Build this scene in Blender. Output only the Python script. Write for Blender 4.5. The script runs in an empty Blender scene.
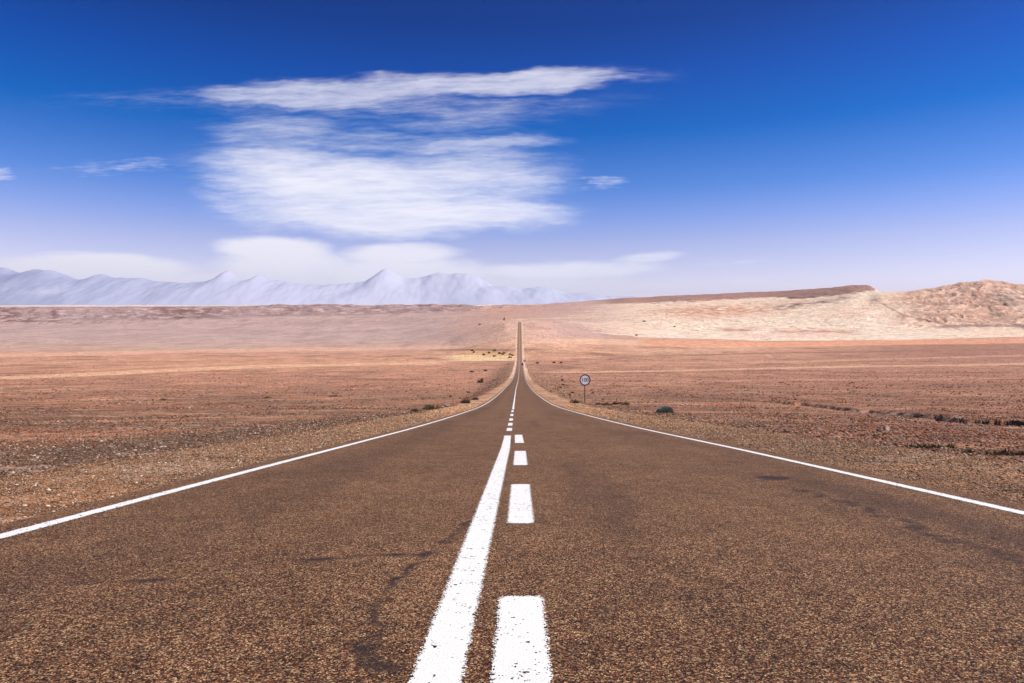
import bpy, math, random
import numpy as np
from mathutils import Vector, Matrix

random.seed(7)
SC = bpy.context.scene
COL = SC.collection
R = math.radians
PI = math.pi

# ------------------------------------------------------------------ camera
F = 683.0            # focal length in pixels of a 1024 px wide frame (24 mm on 36 mm)
VX, VY = 520.0, 330.0   # where the level +Y direction falls in the picture
cam = bpy.data.cameras.new('camera')
cam.lens = 24.0; cam.sensor_width = 36.0
cam.clip_start = 0.05; cam.clip_end = 400000
camo = bpy.data.objects.new('camera', cam); COL.objects.link(camo)
camo.location = (0, 0, 0)
pitch = -math.atan((341.5-VY)/F); yaw = math.atan((VX-512)/F)
camo.rotation_euler = (PI/2+pitch, 0, yaw)
SC.camera = camo

# ------------------------------------------------------------------ light
SUN_EL, SUN_AZ = 50.0, 97.0         # azimuth clockwise from +Y (negative = left, ahead)
sun = bpy.data.lights.new('sun', 'SUN')
sun.energy = 4.6; sun.angle = R(0.5); sun.color = (1.0, 0.94, 0.86)
suno = bpy.data.objects.new('sun', sun); COL.objects.link(suno)
sd = Vector((math.sin(R(SUN_AZ))*math.cos(R(SUN_EL)), math.cos(R(SUN_AZ))*math.cos(R(SUN_EL)), math.sin(R(SUN_EL))))
suno.rotation_euler = sd.to_track_quat('Z', 'Y').to_euler()
suno.location = (0, 0, 50)

SC.view_settings.view_transform = 'Standard'
SC.view_settings.look = 'None'
SC.view_settings.gamma = 1
SC.view_settings.exposure = 0.4
SC.view_settings.use_curve_mapping = False

# ---- node helper
class NT:
    def __init__(s, tree): s.t = tree; s.n = tree.nodes; s.l = tree.links
    def node(s, typ, **kw):
        n = s.n.new(typ)
        for k, v in kw.items(): setattr(n, k, v)
        return n
    def put(s, sock, v):
        if isinstance(v, bpy.types.NodeSocket): s.l.new(v, sock)
        else: sock.default_value = v
    def m(s, op, a, b=0.0, c=0.0, clamp=False):
        n = s.node('ShaderNodeMath', operation=op, use_clamp=clamp)
        s.put(n.inputs[0], a); s.put(n.inputs[1], b); s.put(n.inputs[2], c)
        return n.outputs[0]
    def sstep(s, v, lo, hi, a=0.0, b=1.0):
        n = s.node('ShaderNodeMapRange', interpolation_type='SMOOTHSTEP')
        s.put(n.inputs[0], v); s.put(n.inputs[1], lo); s.put(n.inputs[2], hi); s.put(n.inputs[3], a); s.put(n.inputs[4], b)
        return n.outputs[0]
    def xyz(s, x, y, z=0.0):
        n = s.node('ShaderNodeCombineXYZ')
        s.put(n.inputs[0], x); s.put(n.inputs[1], y); s.put(n.inputs[2], z)
        return n.outputs[0]
    def noise(s, vec, scale, detail=4, rough=0.55, dist=0.0, out=0):
        n = s.node('ShaderNodeTexNoise')
        s.put(n.inputs['Vector'], vec); n.inputs['Scale'].default_value = scale
        n.inputs['Detail'].default_value = detail; n.inputs['Roughness'].default_value = rough
        n.inputs['Distortion'].default_value = dist
        return n.outputs[out]
    def vor(s, vec, scale, out='Color', feature='F1'):
        n = s.node('ShaderNodeTexVoronoi', feature=feature)
        s.put(n.inputs['Vector'], vec); n.inputs['Scale'].default_value = scale
        return n.outputs[out]
    def mix(s, fac, a, b, blend='MIX'):
        n = s.node('ShaderNodeMix', data_type='RGBA', blend_type=blend)
        s.put(n.inputs[0], fac); s.put(n.inputs[6], a); s.put(n.inputs[7], b)
        return n.outputs[2]
    def sep(s, c, i):
        n = s.node('ShaderNodeSeparateColor'); s.put(n.inputs[0], c); return n.outputs[i]
    def ramp(s, fac, stops, interp='LINEAR'):
        n = s.node('ShaderNodeValToRGB'); n.color_ramp.interpolation = interp
        e = n.color_ramp.elements
        while len(e) < len(stops): e.new(0.5)
        for k, (p, c) in enumerate(stops):
            e[k].position = p; e[k].color = (*c, 1) if len(c) == 3 else c
        s.put(n.inputs[0], fac); return n.outputs[0]

def lin(c):
    c = np.asarray(c, float)/255.0
    return np.where(c <= 0.04045, c/12.92, ((c+0.055)/1.055)**2.4)

# ------------------------------------------------------------------ sky
W = bpy.data.worlds.new('World'); SC.world = W; W.use_nodes = True
w = NT(W.node_tree); w.n.clear()
sky = w.node('ShaderNodeTexSky', sky_type='NISHITA')
sky.sun_disc = False; sky.sun_elevation = R(SUN_EL); sky.sun_rotation = R(SUN_AZ)
sky.altitude = 2400; sky.air_density = 1.0; sky.dust_density = 0.6; sky.ozone_density = 3.0
tc = w.node('ShaderNodeTexCoord')
sp = w.node('ShaderNodeSeparateXYZ'); w.l.new(tc.outputs['Generated'], sp.inputs[0])
dx, dy, dz = sp.outputs
dyp = w.m('MAXIMUM', dy, 0.05)
U = w.m('MULTIPLY', w.m('DIVIDE', dx, dyp), 0.683)     # azimuth tangent
V = w.m('MULTIPLY', w.m('DIVIDE', dz, dyp), 0.683)     # elevation tangent
# deep polarised blue overhead, pale towards the horizon
SKYT = [(0.0, (0.36, 0.225, 0.19)), (0.068, (0.355, 0.222, 0.19)), (0.121, (0.26, 0.178, 0.183)), (0.16, (0.165, 0.146, 0.192)), (0.199, (0.078, 0.114, 0.184)),
        (0.274, (0.0, 0.070, 0.158)), (0.344, (0.0, 0.044, 0.137)), (0.403, (0.0, 0.027, 0.097)), (0.46, (0.0, 0.023, 0.088)), (1.0, (0.0, 0.016, 0.055))]
tint = w.ramp(w.m('MAXIMUM', dz, 0.0), [(p, c) for p, c in SKYT])
skycol = w.mix(1.0, sky.outputs[0], tint, 'MULTIPLY')
SKY_GAIN = 8.4
skycol = w.mix(1.0, skycol, (SKY_GAIN, SKY_GAIN, SKY_GAIN, 1), 'MULTIPLY')
# clouds: thin high cirrus and low lens clouds along the horizon
P = w.xyz(U, V, 0)
warp = w.noise(w.xyz(w.m('MULTIPLY', U, 9.0), w.m('MULTIPLY', V, 22.0)), 1.0, 4, 0.6, out=1)
wx = w.m('MULTIPLY', w.m('SUBTRACT', w.sep(warp, 0), 0.5), 0.07)
wy = w.m('MULTIPLY', w.m('SUBTRACT', w.sep(warp, 1), 0.5), 0.03)
Uw = w.m('ADD', U, wx); Vw = w.m('ADD', V, wy)
# fibres fan out from upper left to lower right
fib = w.noise(w.xyz(w.m('MULTIPLY', Uw, 7.0), w.m('ADD', w.m('MULTIPLY', w.m('ADD', V, w.m('MULTIPLY', wy, 0.6)), 62.0), w.m('MULTIPLY', Uw, 5.0))), 1.0, 8, 0.62)
fib2 = w.noise(w.xyz(w.m('MULTIPLY', U, 26.0), w.m('SUBTRACT', w.m('MULTIPLY', w.m('ADD', V, w.m('MULTIPLY', wy, 0.35)), 200.0), w.m('MULTIPLY', U, 6.0)), 3.0), 1.0, 8, 0.66)
puff = w.noise(w.xyz(w.m('MULTIPLY', U, 14.0), w.m('MULTIPLY', V, 30.0), 5.0), 1.0, 6, 0.55)
def ell(cx, cy, rx, ry, tilt=0.0, k=1.0, sharp=1.0, u=None, v=None):
    """soft ellipse centred at picture-plane tangent position (given in thousandths)"""
    u = Uw if u is None else u; v = Vw if v is None else v
    a = w.m('SUBTRACT', u, (cx-VX)/1000.0); b = w.m('SUBTRACT', v, (VY-cy)/1000.0)
    b = w.m('ADD', b, w.m('MULTIPLY', a, tilt))
    a = w.m('DIVIDE', a, rx/1000.0); b = w.m('DIVIDE', b, ry/1000.0)
    q = w.m('SQRT', w.m('ADD', w.m('MULTIPLY', a, a), w.m('MULTIPLY', b, b)))
    return w.m('MULTIPLY', w.sstep(q, 1.0+sharp*0.5, 1.0-sharp*0.5), k)
def mx(*a):
    r = a[0]
    for b in a[1:]: r = w.m('MAXIMUM', r, b)
    return r
# NB picture offsets /1000 equal tangent*0.683
band = mx(ell(440, 87, 180, 11, -0.03, 0.9, 1.1), ell(310, 96, 115, 12, -0.02, 0.8, 1.2), ell(520, 84, 100, 11, -0.03, 1.0, 0.9), ell(160, 102, 90, 10, 0.02, 0.20, 1.5), ell(420, 106, 170, 9, -0.02, 0.32, 1.5))
main = mx(ell(360, 190, 150, 36, 0.12, 1.0, 1.1), ell(390, 210, 152, 26, 0.02, 1.0, 1.0), ell(480, 214, 85, 17, -0.02, 0.9, 1.0), ell(450, 184, 105, 34, 0.0, 0.8, 1.3), ell(300, 170, 100, 22, 0.1, 0.8, 1.2),
          ell(275, 134, 70, 22, 0.0, 0.52, 1.5), ell(380, 140, 130, 18, 0.0, 0.40, 1.6), ell(465, 118, 95, 16, -0.1, 0.42, 1.6), ell(475, 147, 85, 9, -0.03, 0.62, 1.3), ell(260, 212, 62, 13, 0.28, 0.55, 1.5))
wisp = mx(ell(600, 183, 28, 6, -0.05, 0.42, 1.3), ell(-5, 170, 22, 7, 0, 0.5, 1.3), ell(120, 165, 60, 10, 0, 0.35, 1.6), ell(735, 262, 40, 5, 0, 0.4, 1.6))
vb = w.m('ADD', V, w.m('MULTIPLY', wy, 0.25)); ub = w.m('ADD', U, w.m('MULTIPLY', wx, 0.5))
low = mx(ell(95, 266, 100, 13, 0.02, 1.0, 0.8, ub, vb), ell(60, 256, 50, 6, 0, 0.6, 1.0, ub, vb), ell(278, 250, 56, 14, 0.05, 1.0, 1.0, ub, vb), ell(290, 268, 75, 20, 0, 0.95, 0.9, ub, vb), ell(395, 254, 62, 12, -0.03, 1.0, 1.0, ub, vb),
         ell(390, 275, 100, 20, 0, 0.9, 1.0, ub, vb), ell(565, 271, 100, 10, -0.02, 0.8, 1.2, ub, vb), ell(640, 259, 40, 6, -0.1, 0.55, 1.2, ub, vb), ell(350, 290, 420, 20, 0, 0.6, 1.4, ub, vb), ell(80, 285, 200, 18, 0, 0.5, 1.4, ub, vb))
def dens(mask, n, lo, hi, amp):
    return w.sstep(w.m('ADD', mask, w.m('MULTIPLY', w.m('SUBTRACT', n, 0.5), amp)), lo, hi)
c_band = w.m('MULTIPLY', dens(band, w.m('ADD', w.m('MULTIPLY', fib, 0.25), w.m('MULTIPLY', fib2, 0.75)), -0.15, 1.35, 2.1), w.m('MULTIPLY', w.m('MINIMUM', w.m('MULTIPLY', band, 3.0), 1.0), 0.62))
c_main = w.m('MULTIPLY', dens(main, w.m('ADD', w.m('MULTIPLY', fib, 0.5), w.m('MULTIPLY', fib2, 0.5)), 0.0, 1.35, 1.6), w.m('MULTIPLY', w.m('MINIMUM', w.m('MULTIPLY', main, 2.5), 1.0), 0.92))
c_wisp = w.m('MULTIPLY', dens(wisp, fib2, 0.15, 0.9, 1.6), w.m('MULTIPLY', w.m('MINIMUM', w.m('MULTIPLY', wisp, 3.0), 1.0), 0.6))
c_low = w.m('MULTIPLY', dens(low, w.m('ADD', w.m('MULTIPLY', puff, 0.6), w.m('MULTIPLY', fib, 0.4)), 0.10, 1.05, 1.7), w.m('MULTIPLY', w.m('MINIMUM', w.m('MULTIPLY', low, 3.0), 1.0), 0.90))
cl = w.m('MULTIPLY', mx(c_band, c_main, c_wisp, c_low), w.sstep(dy, 0.1, 0.25))
# the rest of the sky, out of frame, carries a few plain cirrus patches
skycol = w.mix(cl, skycol, (11.6, 11.2, 11.6, 1))
bg = w.node('ShaderNodeBackground'); w.put(bg.inputs[0], skycol); bg.inputs[1].default_value = 0.075
wo = w.node('ShaderNodeOutputWorld'); w.l.new(bg.outputs[0], wo.inputs[0])

# ------------------------------------------------------------------ numpy noise
def _hash(ix, iy, seed):
    h = (ix.astype(np.int64)*374761393 + iy.astype(np.int64)*668265263 + seed*1442695041) & 0x7fffffff
    h = ((h ^ (h >> 13))*1274126177) & 0x7fffffff
    h = h ^ (h >> 16)
    return (h & 0xffff).astype(np.float64)/65535.0
def vnoise(x, y, seed=0):
    x = np.asarray(x, float); y = np.asarray(y, float)
    ix = np.floor(x); iy = np.floor(y); fx = x-ix; fy = y-iy
    ix = ix.astype(np.int64); iy = iy.astype(np.int64)
    def g(ax, ay, dx, dy):
        a = _hash(ix+ax, iy+ay, seed)*2*PI
        return np.cos(a)*dx+np.sin(a)*dy
    u = fx*fx*fx*(fx*(fx*6-15)+10); v = fy*fy*fy*(fy*(fy*6-15)+10)
    n00 = g(0, 0, fx, fy); n10 = g(1, 0, fx-1, fy); n01 = g(0, 1, fx, fy-1); n11 = g(1, 1, fx-1, fy-1)
    return ((n00*(1-u)+n10*u)*(1-v)+(n01*(1-u)+n11*u)*v)*1.5
def fbm(x, y, oct=4, seed=0, gain=0.5):
    s = 0; a = 1.0; f = 1.0; t = 0
    for k in range(oct):
        s = s+a*vnoise(x*f+13.7*k, y*f-7.1*k, seed+k); t += a; a *= gain; f *= 2.03
    return s/t
def ridged(x, y, oct=4, seed=0, gain=0.5):
    s = 0; a = 1.0; f = 1.0; t = 0
    for k in range(oct):
        s = s+a*(1-np.abs(vnoise(x*f+3.7*k, y*f+9.1*k, seed+k))*1.6); t += a; a *= gain; f *= 2.1
    return s/t
def ss(x, a, b):
    t = np.clip((np.asarray(x, float)-a)/(b-a), 0, 1); return t*t*(3-2*t)
def pchip(xs, ys, x):
    xs = np.asarray(xs, float); ys = np.asarray(ys, float); x = np.asarray(x, float)
    h = np.diff(xs); dlt = np.diff(ys)/h; m = np.zeros(len(xs))
    for i in range(1, len(xs)-1):
        if dlt[i-1]*dlt[i] > 0:
            w1 = 2*h[i]+h[i-1]; w2 = h[i]+2*h[i-1]; m[i] = (w1+w2)/(w1/dlt[i-1]+w2/dlt[i])
    m[0] = dlt[0]; m[-1] = dlt[-1]
    i = np.clip(np.searchsorted(xs, x)-1, 0, len(h)-1)
    t = np.clip((x-xs[i])/h[i], 0, 1)
    return ((2*t**3-3*t*t+1)*ys[i]+(t**3-2*t*t+t)*h[i]*m[i]+(-2*t**3+3*t*t)*ys[i+1]+(t**3-t*t)*h[i]*m[i+1])

# ------------------------------------------------------------------ terrain profile
# the road falls away from the camera at about ten per cent, flattens in the valley and climbs the far slope
RD = [-60, 0, 5.16, 10.5, 21.2, 40, 67, 110, 177, 376, 600, 950]
RY = [None, None, 513, 455.5, 428.2, 413.8, 405.6, 396.6, 389, 379, 370.5, 360]
RZ = [4.9, -0.86] + [-(RY[k]-VY)/F*RD[k] for k in range(2, len(RD))]
FAR_COMMON = [(60, None)]
FAR = {   # picture azimuth -> (distance, picture height) of the ground beyond the valley floor
 -260: [(1300, 352), (1700, 345), (2300, 335), (2900, 325), (3160, 320), (3360, 308.8), (3600, 306.5), (4300, 306)],
 0:    [(1300, 352), (1700, 345), (2300, 335), (2900, 325), (3160, 320), (3360, 308.8), (3600, 307.3), (4300, 306.4)],
 60:   [(1300, 352), (1700, 345), (2300, 335), (2900, 325), (3160, 320), (3360, 308.4), (3600, 307.0), (4300, 305.6)],
 200:  [(1300, 351), (1700, 344), (2300, 334), (2900, 323), (3160, 316), (3360, 308.5), (3600, 306.8), (4300, 305.8)],
 300:  [(1300, 351), (1700, 343), (2300, 333), (2900, 320), (3160, 313), (3360, 307.3), (3600, 305.2), (4300, 306.8)],
 400:  [(1300, 350), (1700, 342), (2300, 331), (2900, 318), (3160, 312), (3360, 307.3), (3600, 305.6), (4300, 307.5)],
 450:  [(1250, 347), (1600, 338), (2300, 324), (2900, 314), (3160, 309), (3360, 306), (3600, 304.8), (4300, 307.2)],
 484:  [(1150, 347), (1400, 332), (1700, 325), (2600, 316), (3160, 311), (3360, 309.5), (3600, 308.7), (4300, 305.5)],
 505:  [(1120, 345), (1300, 331), (1460, 322.6), (1560, 321.9), (2500, 314), (3100, 309), (3360, 306), (3700, 304.6), (4300, 306.5)],
 535:  [(1120, 345), (1300, 331), (1460, 322.4), (1560, 321.4), (2500, 313), (3100, 308), (3360, 306.8), (3700, 306.2), (4300, 307)],
 600:  [(1200, 347), (1500, 336), (1700, 330), (2200, 318), (2800, 308), (3300, 302.6), (3600, 299.8), (4300, 300.5)],
 650:  [(1300, 345), (1500, 337.5), (1700, 333), (2200, 317), (3000, 303.5), (3300, 300.2), (3600, 297.4), (4300, 299)],
 700:  [(1300, 345), (1500, 339), (1700, 334), (2200, 317), (3000, 301), (3300, 297.6), (3600, 295), (4300, 297)],
 770:  [(1300, 346), (1500, 341), (1700, 335), (2200, 317), (2800, 302), (3100, 297), (3600, 292), (4300, 294)],
 820:  [(1300, 346), (1500, 341), (1700, 335), (2200, 313), (2600, 300), (2900, 293), (3300, 288.6), (4300, 294)],
 850:  [(1300, 346), (1500, 341), (1700, 334), (2200, 310), (2600, 295.5), (2800, 290), (3100, 285.6), (4300, 296)],
 868:  [(1300, 346), (1500, 340.5), (1700, 333), (2200, 309), (2600, 294), (2800, 291), (3100, 285.6), (4300, 296)],
 876:  [(1300, 346), (1500, 340.5), (1700, 333), (2200, 308), (2500, 293), (2800, 292), (3100, 293), (4300, 300)],
 900:  [(1300, 346), (1500, 340), (1680, 333), (2100, 312), (2500, 292.5), (2800, 292.6), (3100, 296), (4300, 303)],
 930:  [(1300, 346), (1500, 339), (1680, 332), (2000, 316), (2400, 292), (2560, 287.8), (3100, 295), (4300, 303)],
 965:  [(1300, 345), (1500, 338), (1680, 331), (2000, 314), (2350, 288), (2560, 281.5), (3100, 291), (4300, 302)],
 990:  [(1300, 345), (1500, 338), (1680, 331), (2000, 314), (2350, 287), (2560, 280), (3100, 290), (4300, 300)],
 1006: [(1300, 345), (1500, 337.5), (1680, 331), (2000, 314), (2350, 290), (2560, 283), (3100, 288), (4300, 299)],
 1026: [(1300, 345), (1500, 337), (1680, 330), (2000, 315), (2350, 296), (2600, 287), (2900, 285), (4300, 297)],
 1300: [(1300, 345), (1500, 338), (1680, 331), (2000, 316), (2350, 300), (2600, 290), (2900, 287), (4300, 299)],
}
XK = sorted(FAR)
def road_z(d):
    return pchip(RD+[1120, 1300, 1460, 1560, 2500], RZ+[-(y-VY)/F*dd for dd, y in [(1120, 345), (1300, 331), (1460, 322.5), (1560, 321.7), (2500, 313.5)]], np.asarray(d, float))
def base_z(x, d):
    x = np.asarray(x, float); d = np.asarray(d, float)
    dd = np.maximum(d, 1.0)
    px = VX+F*x/dd
    z0 = road_z(np.minimum(d, 950))
    out = z0.copy() if hasattr(z0, 'copy') else z0
    m = d > 930
    if np.any(m):
        dm = d[m]; pm = np.clip(px[m], XK[0], XK[-1])
        nodes = [600, 950]
        zc = []
        for k in XK:
            T = [(600, 370.5), (950, 360)]+FAR[k]
            zz = [-(y-VY)/F*a for a, y in T]
            zz.append(zz[-1]*0.9); zz += [-60, -150, -200, -200]
            ds = [a for a, _ in T]+[6500, 10000, 16000, 50000, 90000]
            zc.append(pchip(np.log(ds), zz, np.log(dm)))
        zc = np.array(zc)
        xa = np.array(XK, float); idx = np.arange(len(pm)); zz = 0; ws = 0
        bw = np.interp(pm, [0, 440, 600, 800, 860, 900, 1026], [45, 26, 40, 20, 3, 9, 12])*ss(np.abs(dm-1350), 0, 400)
        for o_, w_ in ((-1, .5), (-.75, .75), (-.5, .9), (-.25, 1), (0, 1), (.25, 1), (.5, .9), (.75, .75), (1, .5)):
            p_ = np.clip(pm+o_*bw, XK[0]+0.01, XK[-1]-0.01)
            j = np.clip(np.searchsorted(XK, p_)-1, 0, len(XK)-2)
            t = (p_-xa[j])/(xa[j+1]-xa[j])
            zz = zz+(zc[j, idx]*(1-t)+zc[j+1, idx]*t)*w_; ws += w_
        zz = zz/ws
        wgt = ss(dm, 930, 960)
        out[m] = zz*wgt+z0[m]*(1-wgt)
    return out
def bend(d):   # the carriageway drifts slightly left down in the dip
    return np.interp(d, [0, 12, 21, 67, 110, 177, 376, 600, 950, 1300, 1500], [0, 0, -0.08, -0.42, -0.62, -0.85, -0.75, -0.55, -0.9, -1.1, -1.3])+0.0
LE, RE = -3.22, 3.80            # edge lines either side of the camera's own path
SL, SR = -5.7, 6.9              # outer edges of the gravel shoulders
GULLY = [(43, 150), (44.5, 134), (47.0, 127), (48.5, 118), (43.5, 96), (38.0, 76), (36.5, 66), (32.8, 55), (29.6, 47), (30.1, 43), (30.6, 37)]
def seg_dist(x, y, P):
    best = np.full(np.shape(x), 1e9); side = np.zeros(np.shape(x))
    for (x0, y0), (x1, y1) in zip(P[:-1], P[1:]):
        vx, vy = x1-x0, y1-y0; L = vx*vx+vy*vy
        t = np.clip(((x-x0)*vx+(y-y0)*vy)/L, 0, 1)
        ex, ey = x-(x0+t*vx), y-(y0+t*vy)
        dd = np.hypot(ex, ey); b = dd < best
        best = np.where(b, dd, best); side = np.where(b, ex*vy-ey*vx, side)
    return best, side
def hill_ridge(x, d):
    w = fbm(x/170, d/150, 3, 53)*2.4
    return 0.6*ridged((x-0.55*(d-2000))/80+w*0.7, d/330+w*0.6, 3, 51, 0.55)+0.4*ridged((x-0.75*(d-2000))/34+w*1.3, d/150, 3, 57, 0.55)
def terrain(x, d, detail=True):
    x = np.atleast_1d(np.asarray(x, float)); d = np.atleast_1d(np.asarray(d, float))
    x, d = np.broadcast_arrays(x, d)
    z = base_z(x, d)
    xr = x-bend(d)
    dl = np.interp(d, [0, 15, 60, 120, 250, 450, 700, 900, 1100], [0.55, 0.6, 0.9, 1.8, 3.2, 3.0, 1.6, 0.6, 0.0])
    dr = np.interp(d, [0, 20, 60, 120, 250, 450, 700, 900, 1100], [0.28, 0.32, 0.5, 1.2, 2.2, 2.2, 1.2, 0.5, 0.0])
    wob = vnoise(d/9.0, d*0+0.3, 5)*0.45
    wl = np.interp(d, [0, 60, 300], [2.2, 3.5, 14.0])
    off = (SL-xr+wob); offr = (xr-SR+wob)
    wide = np.interp(d, [0, 600, 1500], [0.0, 0.6, 2.0])
    bl = ss(off-wide, 0, wl)*dl; br = ss(offr-wide, 0, wl)*dr
    z = z-bl-br
    out = ss(np.maximum(off, offr), 0.3, 3.0)
    gap = np.interp(d, [0, 20, 60, 200, 600, 1500], [0.02, 0.02, 0.03, 0.10, 0.22, 0.45])
    inroad = (1-ss(np.maximum(LE-0.7-xr, xr-RE-0.7), 0.0, 0.6))
    z = z-gap*np.where(d < 1500, inroad, 0.0)
    # rolling ground
    aw = np.abs(x)
    amp = ss(aw, 8, 60)
    z = z+out*(fbm(x/2.3, d/2.3, 3, 11)*0.10*np.exp(-d/120.0)+fbm(x/14, d/14, 3, 21)*0.22*(0.4+0.6*amp)*np.exp(-d/900.0))
    z = z+amp*fbm(x/70, d/90, 3, 31)*np.interp(d, [0, 80, 500, 1500, 3000], [0.1, 0.5, 1.2, 1.5, 1.0])
    # washed-out gully on the right
    gd, gs = seg_dist(x+fbm(x/3, d/3, 2, 41)*1.6, d+fbm(x/4, d/4, 2, 43)*2.0, GULLY)
    gdep = np.interp(d, [37, 41, 47, 54, 60, 66, 76, 96, 118, 130, 150], [1.0, 0.9, 0.6, 0.38, 0.36, 0.26, 0.34, 0.42, 0.6, 0.5, 0.0])*ss(x, 23, 28)*(1.0+0.4*vnoise(x/1.7, d/1.7, 47))
    z = z-gdep*np.where(gs > 0, 1-ss(gd, 0.0, 7.0), 1-ss(gd, 0.0, 0.35))
    # eroded hills beyond the valley
    dd = np.maximum(d, 1); px = VX+F*x/dd; py = VY-F*z/dd
    far = ss(d, 1450, 1800)
    hr = far*ss(px, 850, 950)*ss(334-py, 0, 14)
    rr = hill_ridge(x, d)
    z = z+hr*(rr-0.72)*19*(1-ss(d, 2480, 2620)*0.75)
    hp = far*ss(px, 560, 700)*(1-ss(px, 860, 900))*ss(336-py, 0, 10)
    z = z+hp*(fbm(x/160, d/120, 4, 61)*9+(ridged((x+d)/60, (d-x)/130, 3, 67)-0.7)*6*(0.35+0.65*ss(fbm(x/300, d/300, 2, 69), -0.1, 0.3)))
    hl = far*(1-ss(px, 520, 600))*ss(d, 2300, 3100)
    z = z+hl*((ridged((x-0.3*d)/90, (d+0.3*x)/80, 4, 71, 0.6)-0.7)*11*ss(d, 3050, 3200)*(1-ss(d, 3420, 3650)*0.8)+fbm(x/240, d/160, 4, 77)*7+ss(px, 235, 280)*ss(d, 3200, 3300)*fbm(x/110, d/140, 4, 79)*16)
    # low mounds in a row at the foot of the bluff
    mk = (1-ss(px, 110, 170))*far
    ph = x/46.0+vnoise(x/120, x*0, 81)*1.3
    z = z+mk*np.maximum(0, np.sin(ph*2*PI/1.0))**1.2*7.0*np.exp(-((d-2960-fbm(x/200, x*0, 2, 83)*30)/22.0)**2)
    return z
def ground_z(x, d): return float(terrain(np.array([x]), np.array([d]))[0])
_DS = np.concatenate([np.geomspace(2.0, 900, 5000), np.linspace(900, 4200, 6000)])
def place(px, py):
    """where the line of sight through a picture point meets the ground"""
    u = (px-VX)/F; z = terrain(u*_DS, _DS); t = VY-F*z/_DS
    hit = np.nonzero(t <= py)[0]
    i = hit[0] if len(hit) else len(_DS)-1
    d = _DS[i]
    return u*d, d, z[i]

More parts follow.
